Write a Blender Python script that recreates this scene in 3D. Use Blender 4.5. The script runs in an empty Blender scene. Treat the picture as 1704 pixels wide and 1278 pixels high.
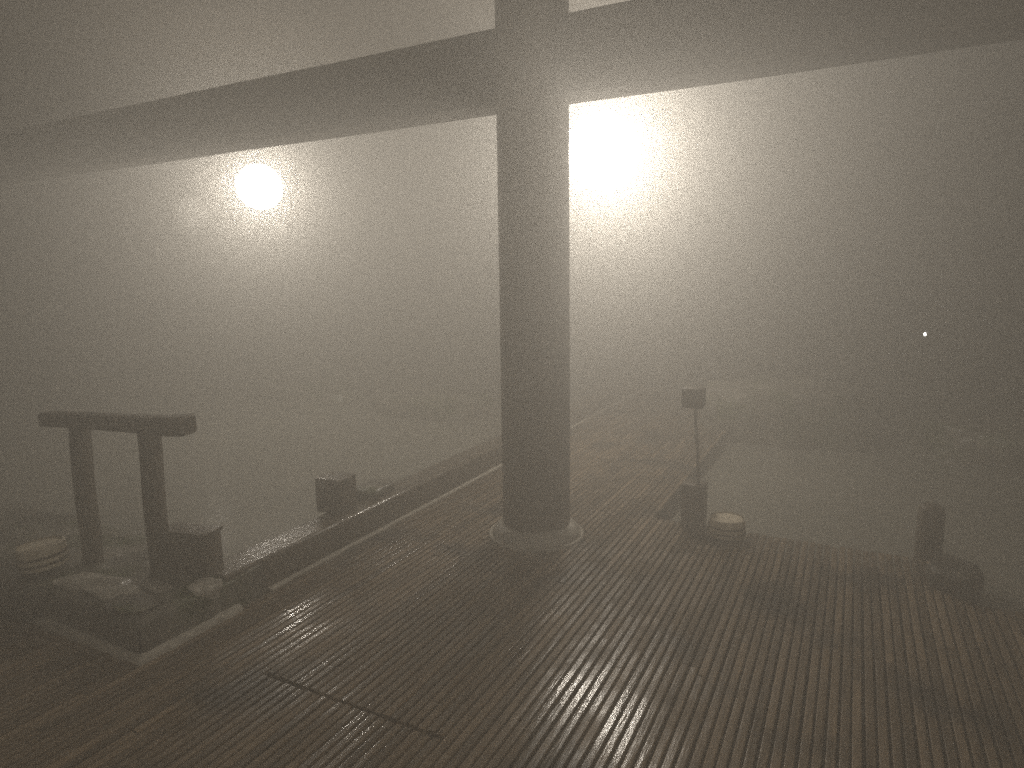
import bpy, bmesh, math, random
from mathutils import Vector, Matrix
random.seed(7)
S = bpy.context.scene
COL = S.collection
R = math.radians
PI = math.pi

# ------------------------------------------------------------ camera
cam = bpy.data.objects.new("camera", bpy.data.cameras.new("camera"))
COL.objects.link(cam)
cam.location = (0, 0, 1.5)
cam.rotation_euler = (Matrix.Rotation(R(27.5), 3, 'Z') @ Matrix.Rotation(R(90 - 9.09), 3, 'X') @ Matrix.Rotation(R(-0.8), 3, 'Z')).to_euler()
cam.data.sensor_width = 36
cam.data.lens = 1100 / 1704 * 36
cam.data.clip_end = 500
cam.data.dof.use_dof = True; cam.data.dof.focus_distance = 2.2; cam.data.dof.aperture_fstop = 3.2
S.camera = cam

# ------------------------------------------------------------ night sky
W = bpy.data.worlds.new("World"); S.world = W; W.use_nodes = True
nt = W.node_tree
bg = nt.nodes["Background"]
sky = nt.nodes.new("ShaderNodeTexSky"); sky.sky_type = 'NISHITA'; sky.sun_disc = False
sky.sun_elevation = R(-4); sky.sun_rotation = R(160)
nt.links.new(sky.outputs[0], bg.inputs[0]); bg.inputs[1].default_value = 0.05

# ------------------------------------------------------------ exposure and sampling
S.view_settings.view_transform = 'Standard'; S.view_settings.look = 'None'
S.view_settings.exposure = 0.0; S.view_settings.gamma = 1.0
S.render.engine = 'CYCLES'
S.cycles.use_denoising = False
S.cycles.denoiser = 'OPENIMAGEDENOISE'; S.render.dither_intensity = 2.0
S.cycles.max_bounces = 10; S.cycles.volume_bounces = 4
S.cycles.diffuse_bounces = 3; S.cycles.glossy_bounces = 3
S.cycles.transparent_max_bounces = 12
S.cycles.sample_clamp_indirect = 0.4
S.cycles.use_adaptive_sampling = False
LAMP_W = 490.0       # watts of each globe lamp
FOG = 0.295
FILL_W = 200.0        # added fill lamp, unseen behind the camera

# ------------------------------------------------------------ materials
def mat(name, c1, c2=None, rough=.6, rough2=None, scale=6, stretch=(1, 1, 1), bump=.2, bscale=None, island=0.0, detail=6, spec=.5, coords='Object', patch=None):
    m = bpy.data.materials.new(name); m.use_nodes = True
    n, l = m.node_tree.nodes, m.node_tree.links
    b = n["Principled BSDF"]
    b.inputs['Specular IOR Level'].default_value = spec
    tc = n.new("ShaderNodeTexCoord"); mp = n.new("ShaderNodeMapping")
    mp.inputs['Scale'].default_value = stretch
    l.new(tc.outputs[coords], mp.inputs[0])
    nz = n.new("ShaderNodeTexNoise"); nz.inputs['Scale'].default_value = scale; nz.inputs['Detail'].default_value = detail
    nz.inputs['Roughness'].default_value = .62
    l.new(mp.outputs[0], nz.inputs[0])
    cr = n.new("ShaderNodeValToRGB"); cr.color_ramp.elements[0].position = .33; cr.color_ramp.elements[1].position = .68
    cr.color_ramp.elements[0].color = (*c1, 1); cr.color_ramp.elements[1].color = (*(c2 or c1), 1)
    l.new(nz.outputs[0], cr.inputs[0])
    out = cr.outputs[0]
    geo = None
    if island:
        geo = n.new("ShaderNodeNewGeometry")
        mr = n.new("ShaderNodeMapRange"); mr.inputs[3].default_value = 1 - island; mr.inputs[4].default_value = 1 + island
        l.new(geo.outputs['Random Per Island'], mr.inputs[0])
        mx = n.new("ShaderNodeVectorMath"); mx.operation = 'SCALE'
        l.new(out, mx.inputs[0]); l.new(mr.outputs[0], mx.inputs['Scale']); out = mx.outputs[0]
    if patch:                      # patches of another colour with a shape of their own (moss, scale)
        pc, ps, p0, p1 = patch
        pn = n.new("ShaderNodeTexNoise"); pn.inputs['Scale'].default_value = ps; pn.inputs['Detail'].default_value = 5
        l.new(tc.outputs[coords], pn.inputs[0])
        pr = n.new("ShaderNodeMapRange"); pr.inputs[1].default_value = p0; pr.inputs[2].default_value = p1
        l.new(pn.outputs[0], pr.inputs[0])
        mm = n.new("ShaderNodeMixRGB"); l.new(pr.outputs[0], mm.inputs[0]); l.new(out, mm.inputs[1]); mm.inputs[2].default_value = (*pc, 1)
        out = mm.outputs[0]
    l.new(out, b.inputs['Base Color'])
    if rough2 is not None:
        rn = n.new("ShaderNodeTexNoise"); rn.inputs['Scale'].default_value = 2.6; rn.inputs['Detail'].default_value = 5
        l.new(tc.outputs[coords], rn.inputs[0])
        rr = n.new("ShaderNodeMapRange"); rr.inputs[1].default_value = .40; rr.inputs[2].default_value = .60
        rr.inputs[3].default_value = rough2; rr.inputs[4].default_value = rough
        if island:
            ad = n.new("ShaderNodeMath"); ad.operation = 'MULTIPLY_ADD'; ad.inputs[1].default_value = .22; 
            l.new(geo.outputs['Random Per Island'], ad.inputs[0]); l.new(rn.outputs[0], ad.inputs[2])
            sb = n.new("ShaderNodeMath"); sb.operation = 'SUBTRACT'; sb.inputs[1].default_value = .11
            l.new(ad.outputs[0], sb.inputs[0]); l.new(sb.outputs[0], rr.inputs[0])
        else:
            l.new(rn.outputs[0], rr.inputs[0])
        l.new(rr.outputs[0], b.inputs['Roughness'])
    else:
        b.inputs['Roughness'].default_value = rough
    if bump:
        bn = n.new("ShaderNodeTexNoise"); bn.inputs['Scale'].default_value = bscale or scale * 3; bn.inputs['Detail'].default_value = 6
        l.new(mp.outputs[0], bn.inputs[0])
        bp = n.new("ShaderNodeBump"); bp.inputs['Strength'].default_value = bump; bp.inputs['Distance'].default_value = .01
        l.new(bn.outputs[0], bp.inputs['Height']); l.new(bp.outputs[0], b.inputs['Normal'])
    return m

M = {}
M['slat'] = mat("wet_deck_wood", (.085, .06, .034), (.26, .19, .12), rough=.55, rough2=.17, scale=3.2, stretch=(9, .8, 9), bump=.2, bscale=9, island=.4, patch=((.035, .026, .017), 2.2, .52, .66))
M['post'] = mat("weathered_log", (.13, .108, .08), (.22, .185, .14), rough=.7, scale=7, stretch=(5, 5, .35), bump=.5)
M['beam'] = mat("dark_beam_wood", (.06, .048, .034), (.105, .085, .06), rough=.72, scale=6, stretch=(.35, 5, 5), bump=.4)
M['darkwood'] = mat("soaked_dark_wood", (.06, .046, .031), (.12, .092, .06), rough=.5, rough2=.28, scale=7, stretch=(4, 4, 1), bump=.4)
M['kerb'] = mat("wet_kerb_wood", (.07, .054, .036), (.14, .11, .075), rough=.30, rough2=.08, scale=5, stretch=(7, .5, 7), bump=.35, bscale=12)
M['stone'] = mat("wet_stone", (.055, .05, .04), (.30, .28, .235), rough=.45, rough2=.2, scale=3.5, bump=.8, bscale=14, patch=((.055, .07, .022), 3.1, .50, .62))
M['palestone'] = mat("pale_scaled_stone", (.30, .28, .235), (.75, .71, .63), rough=.5, rough2=.3, scale=9, bump=.7, bscale=22)
M['mortar'] = mat("pale_mortar", (.45, .42, .36), (.62, .58, .5), rough=.7, scale=14, bump=.5)
M['darkrock'] = mat("dark_rock", (.035, .031, .025), (.10, .092, .075), rough=.6, rough2=.3, scale=4, bump=.9, bscale=12)
M['bucket'] = mat("pale_cypress", (.84, .73, .55), (.9, .82, .66), rough=.5, scale=12, stretch=(3, 3, .4), bump=.15)
M['hoop'] = mat("brown_hoop", (.06, .04, .022), (.10, .07, .04), rough=.5, scale=30, bump=.2)
M['water'] = mat("milky_bath_water", (.25, .245, .21), (.30, .29, .25), rough=.2, scale=1.2, bump=.12, bscale=5, detail=3)
M['ground'] = mat("dark_gravel_ground", (.03, .027, .022), (.07, .062, .05), rough=.9, scale=8, bump=.5)
M['roof'] = mat("sooty_roof_boards", (.04, .033, .024), (.075, .06, .045), rough=.8, scale=5, stretch=(.5, 6, 6), bump=.3)
M['metal'] = mat("dull_metal", (.16, .15, .14), (.22, .21, .2), rough=.4, scale=20, bump=.1)

def emit(name, col, strength, transp=0.0):
    m = bpy.data.materials.new(name); m.use_nodes = True
    n, l = m.node_tree.nodes, m.node_tree.links
    n.remove(n["Principled BSDF"]); o = n["Material Output"]
    e = n.new("ShaderNodeEmission"); e.inputs[0].default_value = (*col, 1); e.inputs[1].default_value = strength
    if transp:
        t = n.new("ShaderNodeBsdfTransparent"); mx = n.new("ShaderNodeMixShader"); mx.inputs[0].default_value = 1 - transp
        l.new(t.outputs[0], mx.inputs[1]); l.new(e.outputs[0], mx.inputs[2]); l.new(mx.outputs[0], o.inputs[0])
    else:
        l.new(e.outputs[0], o.inputs[0])
    return m
LC = (1.0, .91, .785)
M['globe'] = emit("lit_frosted_globe", LC, 50, .7)
M['dimglobe'] = emit("faint_lit_globe", LC, 3.5, .8)
M['led'] = emit("lit_bulb", (1, .97, .9), 9)
M['led'].cycles.emission_sampling = 'NONE'; M['dimglobe'].cycles.emission_sampling = 'NONE'

# ------------------------------------------------------------ helpers
def obj(name, bm, m, parent=None, loc=(0, 0, 0), rot=(0, 0, 0), smooth=None, kind=None):
    me = bpy.data.meshes.new(name)
    bmesh.ops.recalc_face_normals(bm, faces=bm.faces[:])
    if smooth is not None:
        for f in bm.faces: f.smooth = True
        for e in bm.edges:
            if len(e.link_faces) == 2 and e.calc_face_angle(0) > R(smooth): e.smooth = False
    bm.to_mesh(me); bm.free(); me.materials.append(m)
    o = bpy.data.objects.new(name, me); COL.objects.link(o)
    o.location = loc; o.rotation_euler = rot
    if parent: o.parent = parent
    if kind: o['kind'] = kind
    return o

def thing(name, label, cat, loc=(0, 0, 0), rotz=0, group=None, rot=None):
    o = bpy.data.objects.new(name, None); COL.objects.link(o); o.empty_display_size = .1
    o.location = loc; o.rotation_euler = rot or (0, 0, rotz)
    tag(o, label, cat, group)
    return o

def tag(o, label, cat, group=None):
    o['label'] = label; o['category'] = cat
    if group: o['group'] = group
    return o

def box(bm, x0, x1, y0, y1, z0, z1, bev=0, seg=2, jit=0, mat4=None):
    b = bmesh.new(); bmesh.ops.create_cube(b, size=1)
    for v in b.verts:
        v.co = Vector(((x0 + x1) / 2 + v.co.x * (x1 - x0), (y0 + y1) / 2 + v.co.y * (y1 - y0), (z0 + z1) / 2 + v.co.z * (z1 - z0)))
    if bev: bmesh.ops.bevel(b, geom=b.edges[:], offset=bev, segments=seg, affect='EDGES', profile=.6)
    for v in b.verts:
        if jit: v.co += Vector([random.uniform(-jit, jit) for _ in range(3)])
        if mat4: v.co = mat4 @ v.co
    me = bpy.data.meshes.new("t"); b.to_mesh(me); b.free(); bm.from_mesh(me); bpy.data.meshes.remove(me)
    return bm

def lathe(bm, prof, seg=48, center=(0, 0), wob=0, ph=0):
    rings = []
    for i, (r, z) in enumerate(prof):
        ring = []
        for k in range(seg):
            a = 2 * math.pi * k / seg
            rr = r * (1 + wob * (math.sin(3 * a + ph + z * 1.3) * .6 + math.sin(7 * a + ph * 2 - z * .8) * .4))
            ring.append(bm.verts.new((center[0] + rr * math.cos(a), center[1] + rr * math.sin(a), z)))
        rings.append(ring)
    for a, b in zip(rings, rings[1:]):
        for k in range(seg):
            bm.faces.new((a[k], a[(k + 1) % seg], b[(k + 1) % seg], b[k]))
    if prof[0][0] > 1e-4: bm.faces.new(rings[0][::-1])
    if prof[-1][0] > 1e-4: bm.faces.new(rings[-1])
    return bm

def h3(x, y, z):
    return math.sin(x * 12.9898 + y * 78.233 + z * 37.719)
from mathutils import noise as NZ
def rock(name, m, loc, size, seed, label, group=None, flat=.5, sub=4, amp=.28, rotz=0, cat='rock'):
    bm = bmesh.new(); bmesh.ops.create_icosphere(bm, subdivisions=sub, radius=1)
    off = Vector((seed * 3.1, seed * 1.7, seed * .9))
    for v in bm.verts:
        d = v.co.normalized()
        k = 1 + amp * NZ.noise(d * 1.5 + off) + amp * .5 * NZ.noise(d * 3.5 + off) + amp * .18 * NZ.noise(d * 9 + off)
        p = d * k
        # push towards a blocky stone
        p = Vector([math.copysign(abs(c) ** .8, c) for c in p])
        if p.z > flat: p.z = flat + (p.z - flat) * .25
        v.co = Vector((p.x * size[0], p.y * size[1], p.z * size[2]))
    o = obj(name, bm, m, loc=loc, rot=(0, 0, rotz), smooth=50)
    if label: tag(o, label, cat, group)
    return o

# ------------------------------------------------------------ ground, water
def sheet(name, m, x0, x1, y0, y1, z, kind='structure'):
    bm = bmesh.new()
    bm.faces.new([bm.verts.new(c) for c in ((x0, y0, z), (x1, y0, z), (x1, y1, z), (x0, y1, z))])
    return obj(name, bm, m, kind=kind)
sheet("ground", M['ground'], -30, 30, -30, 30, -.6)
sheet("water", M['water'], -16, 9, -3, 13.5, -.12)

# ------------------------------------------------------------ slatted deck (one structure): slats along +Y
PITCH, HW = .0375, .0145
KX, PY = -2.475, 1.49       # kerb face, front of the stone platform
EDGE, NOTCH = 3.93, 3.47
def deck():
    bm = bmesh.new()
    prof = [(-HW, -.022), (-HW, -.0032), (-HW + .001, -.001), (-HW + .003, -.0001), (-HW + .0042, 0), (HW - .0042, 0), (HW - .003, -.0001), (HW - .001, -.001), (HW, -.0032), (HW, -.022)]
    seams = [-.9, .62, 1.64, 2.74, EDGE, 5.0, 6.2, 7.4, 8.6]
    x = -7.0; k = 0
    while x < 3.6:
        xs = x + random.uniform(-.0012, .0012)
        if x < KX + .01: top = PY - .02
        elif x < -1.06: top = 8.6
        elif x < .56: top = EDGE
        else: top = NOTCH
        hole = None
        dx = x + 1.62
        if abs(dx) < .285:
            hh = math.sqrt(.285 ** 2 - dx * dx)
            hole = (3.40 - hh - .012, 3.40 + hh + .012)
        segs = []
        cuts = [-.9]
        if -1.95 < x < -1.15: cuts.append(1.64)
        else: cuts.append(random.uniform(.2, 1.4))
        while cuts[-1] < top: cuts.append(cuts[-1] + random.uniform(1.1, 2.4))
        for a, b in zip(cuts, cuts[1:]):
            if a >= top: break
            b = min(b, top)
            g_ = .006 if abs(a - 1.64) < .001 or abs(b - 1.64) < .001 else .0008
            a2, b2 = a + g_ + random.uniform(0, g_), b - g_ - random.uniform(0, g_)
            if b - a < .05: continue
            if hole and a2 < hole[1] and b2 > hole[0]:
                if hole[0] - a2 > .02: segs.append((a2, hole[0]))
                if b2 - hole[1] > .02: segs.append((hole[1], b2))
            else: segs.append((a2, b2))
        for a, b in segs:
            if b - a < .02: continue
            dz = random.uniform(-.0018, .0018); t1 = random.uniform(-.0015, .0015); tilt = random.uniform(-.035, .035); ddx = random.uniform(-.001, .001)
            n = max(1, int((b - a) / .35)); rings = []
            for j in range(n + 1):
                y = a + (b - a) * j / n
                wz = random.uniform(-.0006, .0006)
                rings.append([bm.verts.new((xs + ddx * j / n + px, y, dz + t1 * j / n + wz + pz + px * tilt)) for px, pz in prof])
            for r0, r1 in zip(rings, rings[1:]):
                for q in range(9): bm.faces.new((r0[q], r0[q + 1], r1[q + 1], r1[q]))
            bm.faces.new(rings[0]); bm.faces.new(rings[-1][::-1])
        x += PITCH; k += 1
    d_ = obj("deck", bm, M['slat'], smooth=50, kind='structure')
    bm = bmesh.new()
    for j in range(24):
        y = -.8 + j * .4
        if y < 1.45: box(bm, -7, 3.55, y, y + .05, -.075, -.026)
        elif y < 3.4: box(bm, KX + .02, 3.55, y, y + .05, -.075, -.026)
        elif y < 3.8: box(bm, KX + .02, .54, y, y + .05, -.075, -.026)
        elif y < 8.5: box(bm, KX + .02, -1.1, y, y + .05, -.075, -.026)
    obj("deck_joists", bm, M['darkrock'], kind='structure')
deck()
# dark bed below the slats, with the steps of the bath edge as its outline
bm = bmesh.new()
box(bm, -7.0, KX - .02, -1, PY - .04, -.5, -.09)
box(bm, KX - .017, -1.04, -1, 8.55, -.5, -.088)
box(bm, -1.037, .57, -1, EDGE, -.5, -.09)
box(bm, .573, 3.6, -1, NOTCH, -.5, -.088)
obj("deck_bed", bm, M['darkrock'], kind='structure')

# ------------------------------------------------------------ stone platform on the left and its wooden kerb
t = thing("bath_surround", "raised stone platform with pale foot band at the left corner of the deck", "stone platform", (KX, PY, 0))
bm = bmesh.new()
N = 26
# top with uneven slabs
def slabtop(x, y):
    return .158 + .016 * NZ.noise(Vector((x * 4.2, y * 4.2, 3))) + .008 * NZ.noise(Vector((x * 13, y * 13, 1)))
x0, x1, y0, y1 = -4.6, KX, PY, 2.12
nx, ny = 84, 26
g = [[bm.verts.new((x0 + (x1 - x0) * i / nx - KX, y0 + (y1 - y0) * j / ny - PY, slabtop(x0 + (x1 - x0) * i / nx, y0 + (y1 - y0) * j / ny) - (.018 if (i in (0, nx) or j in (0, ny)) else 0))) for j in range(ny + 1)] for i in range(nx + 1)]
for i in range(nx):
    for j in range(ny): bm.faces.new((g[i][j], g[i + 1][j], g[i + 1][j + 1], g[i][j + 1]))
def skirt(vs, nrm):
    lows = []
    prev = vs
    for z in (.1, .045):
        cur = [bm.verts.new((v.co.x + nrm[0] * .008 * (1 + NZ.noise(Vector((v.co.x * 9, v.co.y * 9, z * 20)))), v.co.y + nrm[1] * .008 * (1 + NZ.noise(Vector((v.co.x * 9, v.co.y * 9, z * 20)))), z)) for v in vs]
        for k in range(len(vs) - 1): bm.faces.new((prev[k], prev[k + 1], cur[k + 1], cur[k]))
        prev = cur
    cur = [bm.verts.new((v.co.x, v.co.y, -.3)) for v in prev]
    for k in range(len(vs) - 1): bm.faces.new((prev[k], prev[k + 1], cur[k + 1], cur[k]))
skirt([g[i][0] for i in range(nx + 1)], (0, -1)); skirt(g[nx], (1, 0)); skirt([g[i][ny] for i in range(nx + 1)], (0, 1)); skirt(g[0], (-1, 0))
obj("stone_top", bm, M['stone'], t, smooth=40)
# pale foot band around the near corner
bm = bmesh.new()
def bandstrip(path, w, z):
    prev = None
    for (x, y, nx_, ny_) in path:
        ww = w * (1 + .35 * NZ.noise(Vector((x * 14, y * 14, 0))))
        zz = z + .006 * NZ.noise(Vector((x * 20, y * 20, 5)))
        ring = [bm.verts.new((x, y, zz + .018)), bm.verts.new((x + nx_ * ww * .6, y + ny_ * ww * .6, zz + .012)), bm.verts.new((x + nx_ * ww, y + ny_ * ww, zz - .002)), bm.verts.new((x + nx_ * ww, y + ny_ * ww, -.03))]
        if prev:
            for q in range(3): bm.faces.new((prev[q], prev[q + 1], ring[q + 1], ring[q]))
        prev = ring
path = [(-.95 + .93 * k / 30, .012, 0, -1) for k in range(31)] + [(.0, .0, .7, -.7)] + [(-.012, .02 + .45 * k / 18, 1, 0) for k in range(19)]
bandstrip(path, .05, .012)
obj("foot_band", bm, M['mortar'], t, smooth=60)

k = thing("bath_kerb", "long wet dark wooden kerb beam along the bath left of the round column", "kerb", (KX - .1, 1.95, 0))
bm = bmesh.new()
n = 60; prev = None
prof = [(.088, -.3), (.09, .02)] + [(.069 + .022 * math.cos(a * PI / 14), .149 + .022 * math.sin(a * PI / 14)) for a in range(8)] + [(.03, .1715), (-.03, .1715)] + [(-.078 + .02 * math.cos(a * PI / 14), .151 + .02 * math.sin(a * PI / 14)) for a in range(7, 15)] + [(-.1, -.3)]
for j in range(n + 1):
    y = -.03 + 6.8 * j / n
    w = .002 * NZ.noise(Vector((y * 2, 0, 0))); wz = .0025 * NZ.noise(Vector((y * 3, 4, 0)))
    ring = [bm.verts.new((px + w, y, pz + wz)) for px, pz in prof]
    if prev:
        for q in range(len(prof) - 1): bm.faces.new((prev[q], prev[q + 1], ring[q + 1], ring[q]))
    else: bm.faces.new(ring)
    prev = ring
bm.faces.new(prev[::-1])
obj("kerb_beam", bm, M['kerb'], k, smooth=35)
# pale gravel line at the foot of the kerb
bm = bmesh.new(); prev = None
for j in range(120):
    y = .2 + 6.5 * j / 119
    ww = .02 * (1 + .5 * NZ.noise(Vector((y * 7, 2, 0))))
    ring = [bm.verts.new((.088, y, .016)), bm.verts.new((.092 + ww, y, .008)), bm.verts.new((.092 + ww, y, -.03))]
    if prev:
        for q in range(2): bm.faces.new((prev[q], prev[q + 1], ring[q + 1], ring[q]))
    prev = ring
obj("foot_strip", bm, M['mortar'], k, smooth=60)

# stub of a log end sitting on the kerb, and a low stone by it
t = thing("bollard", "short square dark block standing on the wooden kerb left of the column", "post", (-2.655, 2.84, .168), R(8))
bm = bmesh.new(); box(bm, -.088, .088, -.085, .085, .0, .205, .016, 3, .0012)
obj("block", bm, M['darkwood'], t, smooth=35)
rock("kerb_stone", M['stone'], (-2.64, 3.17, .19), (.10, .14, .06), 4, "low flat stone on the kerb just behind the square dark block", sub=3)

# pale stones and dark rocks on the platform
rock("pale_rock", M['palestone'], (-2.51, 1.83, .15), (.055, .07, .045), 2, "small pale stone at the near end of the wooden kerb", amp=.4, cat='stone')
rock("pale_rock", M['palestone'], (-2.70, 1.72, .155), (.075, .035, .03), 5, "small pale stone lying in front of the dark box by the handrail", amp=.4, cat='stone')
rock("flat_rock", M['palestone'], (-2.93, 1.62, .152), (.21, .085, .042), 8, "broad pale flat rock on the platform in front of the handrail", amp=.45, cat='rock', rotz=R(8))
rock("mossy_rock", M['stone'], (-2.64, 1.60, .15), (.13, .08, .035), 11, "low mossy green rock at the near corner of the platform", amp=.4, cat='rock')
rock("dark_rock", M['darkrock'], (-3.45, 1.51, .09), (.34, .15, .12), 14, "long dark rock at the front of the platform below the left wooden bucket", amp=.35, cat='rock')

# ------------------------------------------------------------ handrail
t = thing("handrail", "dark wooden handrail frame with two legs and a bent log top beside the bath", "handrail", (-3.005, 1.815, .16), R(14))
def timber(name, pts, radii, m, parent, seg=14, sq=.55, seed=0, smooth=50):
    bm = bmesh.new(); prev = None
    for i, p in enumerate(pts):
        d = (pts[min(i + 1, len(pts) - 1)] - pts[max(i - 1, 0)]).normalized()
        u = d.cross(Vector((0, 1, 0))) if abs(d.y) < .9 else d.cross(Vector((1, 0, 0)))
        u.normalize(); v = d.cross(u)
        ra, rb = radii[i] if isinstance(radii[i], tuple) else (radii[i], radii[i])
        ring = []
        for k in range(seg):
            a = 2 * math.pi * k / seg
            c, s = math.cos(a), math.sin(a)
            c = math.copysign(abs(c) ** sq, c); s = math.copysign(abs(s) ** sq, s)
            w = 1 + .06 * NZ.noise(Vector((c * 2 + seed, s * 2, i * .5)))
            ring.append(bm.verts.new(p + u * (ra * c * w) + v * (rb * s * w)))
        if prev:
            for k in range(seg): bm.faces.new((prev[k], prev[(k + 1) % seg], ring[(k + 1) % seg], ring[k]))
        else: bm.faces.new(ring[::-1])
        prev = ring
    bm.faces.new(prev)
    return obj(name, bm, m, parent, smooth=smooth)
V = Vector
for s, (bx, tx) in enumerate([(-.235, -.225), (.155, .165)]):
    pts = [V((bx + (tx - bx) * q / 6, .004 * math.sin(q * 1.3 + s), -.03 + .71 * q / 6)) for q in range(7)]
    timber("leg", pts, [(.037 + .006 * s, .04)] * 7, M['darkwood'], t, seed=s * 5)
xs = [-.405, -.395, -.28, -.1, .08, .23, .31, .368, .378]
zs = [.712, .712, .713, .710, .705, .700, .702, .706, .706]
rs = [.024, .033, .034, .035, .037, .041, .044, .045, .035]
timber("rail", [V((x, .01 * math.sin(x * 5), z)) for x, z in zip(xs, zs)], [(r, r * 1.25) for r in rs], M['darkwood'], t, seed=9, sq=.3, smooth=35)

bx_ = thing("wooden_box", "small dark wooden box on the platform at the foot of the right handrail leg", "box", (-2.70, 1.91, .162), R(14))
bm = bmesh.new()
box(bm, -.125, .125, -.055, .055, 0, .185, .006, 2)
obj("body", bm, M['darkwood'], bx_, smooth=35)
bm = bmesh.new(); box(bm, -.132, .132, -.062, .062, .187, .208, .005, 2)
obj("lid", bm, M['darkwood'], bx_, smooth=35)

# ------------------------------------------------------------ bath buckets
def bucket(loc, label, rot=(0, 0, 0)):
    t = thing("bath_bucket", label, "bucket", loc, group="wooden bath buckets", rot=rot)
    ro, H = .1, .105
    bm = bmesh.new()
    n = 20; 
    # staved wall: each stave slightly flat, small grooves between
    rings = []
    for (r, z) in [(ro - .008, 0), (ro - .002, .004), (ro + .004, H - .003), (ro + .002, H), (ro - .008, H), (ro - .011, H - .003), (ro - .016, .018)]:
        ring = []
        for k in range(n * 4):
            a = 2 * math.pi * k / (n * 4); q = k % 4
            rr = r - (.0016 if q == 0 else 0)
            ring.append(bm.verts.new((rr * math.cos(a), rr * math.sin(a), z)))
        rings.append(ring)
    for a, b in zip(rings, rings[1:]):
        for k in range(n * 4): bm.faces.new((a[k], a[(k + 1) % (n * 4)], b[(k + 1) % (n * 4)], b[k]))
    obj("wall", bm, M['bucket'], t, smooth=40)
    bm = bmesh.new(); lathe(bm, [(ro - .012, .008), (ro - .0155, .02)], 48)
    obj("bottom", bm, M['bucket'], t)
    for z in (.042, .074):
        bm = bmesh.new(); r0 = ro - .002 + .006 * z / H
        lathe(bm, [(r0, z), (r0 + .004, z + .001), (r0 + .005, z + .006), (r0 + .004, z + .011), (r0, z + .012)], 56)
        obj("hoop", bm, M['hoop'], t, smooth=60)
    return t
bucket((-3.36, 1.60, .293), "pale upturned wooden bath bucket at the far left beside the handrail", rot=(R(183), R(-4), 0))
bucket((-.595, 3.83, .112), "pale upturned wooden bath bucket on the deck edge right of the column", rot=(PI, 0, 0))

# ------------------------------------------------------------ column and its footing
CX, CY = -1.62, 3.40
t = thing("log_column", "thick round log column standing on a low stone base in the middle", "column", (CX, CY, 0))
bm = bmesh.new()
lathe(bm, [(.199 - .004 * q / 30 , .075 + 3.95 * q / 30) for q in range(31)], 96, wob=.012)
obj("shaft", bm, M['post'], t, smooth=50)
bm = bmesh.new()
lathe(bm, [(.262, -.3), (.264, .008), (.258, .028), (.235, .055), (.214, .07), (.17, .078)], 64, wob=.03, ph=1)
obj("stone_base", bm, M['palestone'], t, smooth=50)
bm = bmesh.new()
lathe(bm, [(.284, -.02), (.284, .004), (.278, .0085), (.268, .0095), (.255, .006), (.25, -.02)], 96, wob=.012, ph=2)
obj("rim", bm, M['mortar'], t, smooth=60)

# ------------------------------------------------------------ beam through the column, roof boards above
bm = bmesh.new()
n = 40; prev = None
for j in range(n + 1):
    x = -9.5 + 13.5 * j / n
    dz = .006 * NZ.noise(V((x * .9, 0, 0))); dy = .004 * NZ.noise(V((x * 1.3, 5, 0)))
    pr_ = [(-.12, 2.44), (-.105, 2.425), (.105, 2.425), (.12, 2.44), (.12, 2.79), (.105, 2.805), (-.105, 2.805), (-.12, 2.79)]
    ring = [bm.verts.new((x, CY + py + dy, pz + dz)) for py, pz in pr_]
    if prev:
        for q in range(8): bm.faces.new((prev[q], prev[(q + 1) % 8], ring[(q + 1) % 8], ring[q]))
    else: bm.faces.new(ring[::-1])
    prev = ring
bm.faces.new(prev)
tag(obj("roof_beam", bm, M['beam'], smooth=30), "massive horizontal timber beam running through the top of the round column", "beam")

bm = bmesh.new()
for j in range(50):
    y = .2 + j * .17
    box(bm, -14, 6, y, y + .164, 4.02 + random.uniform(-.003, .003), 4.05)
obj("roof", bm, M['roof'], kind='structure')

# ------------------------------------------------------------ globe lamps
def lamp(loc, label, watts, gm='globe', rad=.245):
    t = thing("globe_lamp", label, "lamp", loc, group="lit globe lamps hanging in the steam")
    bm = bmesh.new(); bmesh.ops.create_uvsphere(bm, u_segments=40, v_segments=24, radius=rad)
    obj("globe", bm, M[gm], t, smooth=180)
    bm = bmesh.new(); lathe(bm, [(.0, rad + .02), (.05, rad + .015), (.07, rad - .015), (.065, rad - .025)][::-1], 24)
    obj("cap", bm, M['metal'], t, smooth=40)
    bm = bmesh.new(); lathe(bm, [(.006, rad + .012), (.006, 4.02 - loc[2])], 10)
    obj("cord", bm, M['metal'], t, smooth=60)
    ld = bpy.data.lights.new("bulb", 'POINT'); ld.energy = watts; ld.color = LC; ld.shadow_soft_size = .2
    lo = bpy.data.objects.new("bulb", ld); COL.objects.link(lo); lo.parent = t
    return t
lamp((-1.95, 5.46, 2.53), "glaring globe lamp, widened for its bloom, just right of the column", LAMP_W, rad=.30)  # globe made larger than its twin to stand in for bloom
lamp((-5.97, 5.46, 2.54), "smaller glowing globe lamp under the beam left of the column", LAMP_W)
lamp((-9.9, 7.6, 2.65), "faint far lamp glow at the left beyond the brighter left lamp", 40, 'dimglobe')
lamp((.5, -.7, 2.6), "added unseen fill lamp behind the viewer above the near end of the deck", FILL_W)  # added to brighten the sides that face the camera

# tiny bulb hanging on a thin cord at the right
t = thing("tiny_bulb", "tiny bright white point of light hanging at the right", "light", (.28, 3.49, 1.225))
bm = bmesh.new(); lathe(bm, [(.0, -.007), (.005, -.005), (.0058, 0), (.0045, .005), (.002, .009)], 16)
obj("glass", bm, M['led'], t, smooth=60)
bm = bmesh.new(); lathe(bm, [(.0004, .009), (.0004, 2.795)], 6)
obj("cord", bm, M['metal'], t)

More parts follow.
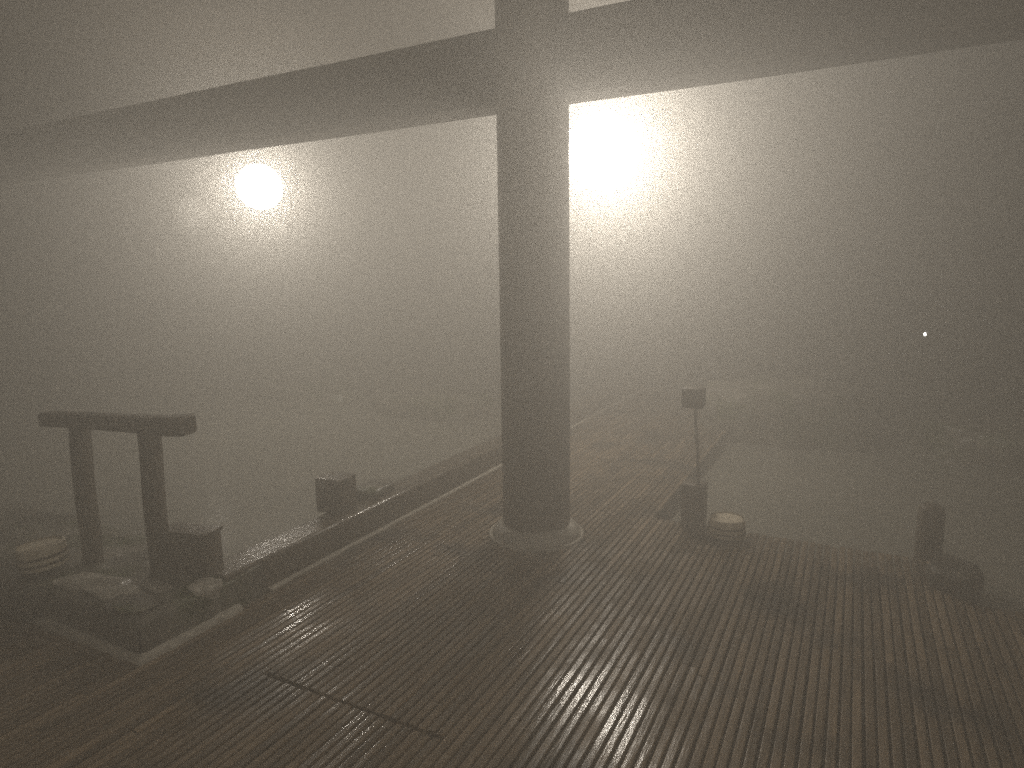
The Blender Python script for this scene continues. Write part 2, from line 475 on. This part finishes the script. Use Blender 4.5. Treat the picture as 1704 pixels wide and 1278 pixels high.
# ------------------------------------------------------------ posts at the back edge of the deck
t = thing("spout_post", "dark square stump with a thin upright pole and small dark head beside the right bucket", "post", (-.80, 3.90, 0))
bm = bmesh.new(); box(bm, -.068, .068, -.06, .06, -.3, .27, .01, 2, .001)
obj("stump", bm, M['darkwood'], t, smooth=35)
timber("pole", [V((.02, 0, .26)), V((.012, 0, .45)), V((-.005, 0, .62)), V((-.012, 0, .74))], [.011, .01, .009, .009], M['post'], t, seg=10, sq=1)
bm = bmesh.new(); box(bm, -.085, .04, -.05, .05, .73, .85, .014, 2, .001)
obj("head", bm, M['darkwood'], t, smooth=35)

t = thing("round_post", "short round-topped dark post at the back edge of the deck on the right", "post", (.42, 4.0, 0))
bm = bmesh.new(); lathe(bm, [(.066, -.3), (.065, .1), (.063, .24), (.055, .27), (.035, .285), (.0, .29)], 32, wob=.02)
obj("shaft", bm, M['darkwood'], t, smooth=50)
rock("dark_rock", M['darkrock'], (.50, 3.66, .03), (.11, .17, .12), 21, "dark rounded rock at the foot of the round post on the right", amp=.3)

# ------------------------------------------------------------ far edge rocks beyond the water
for i, (x, y, sx, sy, sz, lab) in enumerate([
    (-4.6, 6.6, .75, .4, .42, "blurred low rock across the bath left of the column"),
    (-6.9, 7.0, .9, .5, .35, "blurred long rock across the bath behind the handrail"),
    (-.62, 7.0, .75, .45, .95, "tall dim rock across the bath behind the thin pole with the small head"),
    (1.5, 6.9, .9, .5, .5, "low dim rock across the bath under the tiny white light")]):
    rock("shore_rock", M['stone'], (x, y, -.1), (sx, sy, sz), 30 + i, lab, group="rocks on the far side of the bath", sub=4, amp=.4)

# ------------------------------------------------------------ steam
bm = bmesh.new(); box(bm, -34, 34, -34, 34, -1.6, 4.6)
m = bpy.data.materials.new("steam"); m.use_nodes = True
n, l = m.node_tree.nodes, m.node_tree.links
n.remove(n["Principled BSDF"])
pv = n.new("ShaderNodeVolumePrincipled")
pv.inputs['Color'].default_value = (.80, .788, .762, 1); pv.inputs['Density'].default_value = FOG
pv.inputs['Anisotropy'].default_value = .6
l.new(pv.outputs[0], n["Material Output"].inputs['Volume'])
obj("haze", bm, m, kind='stuff')
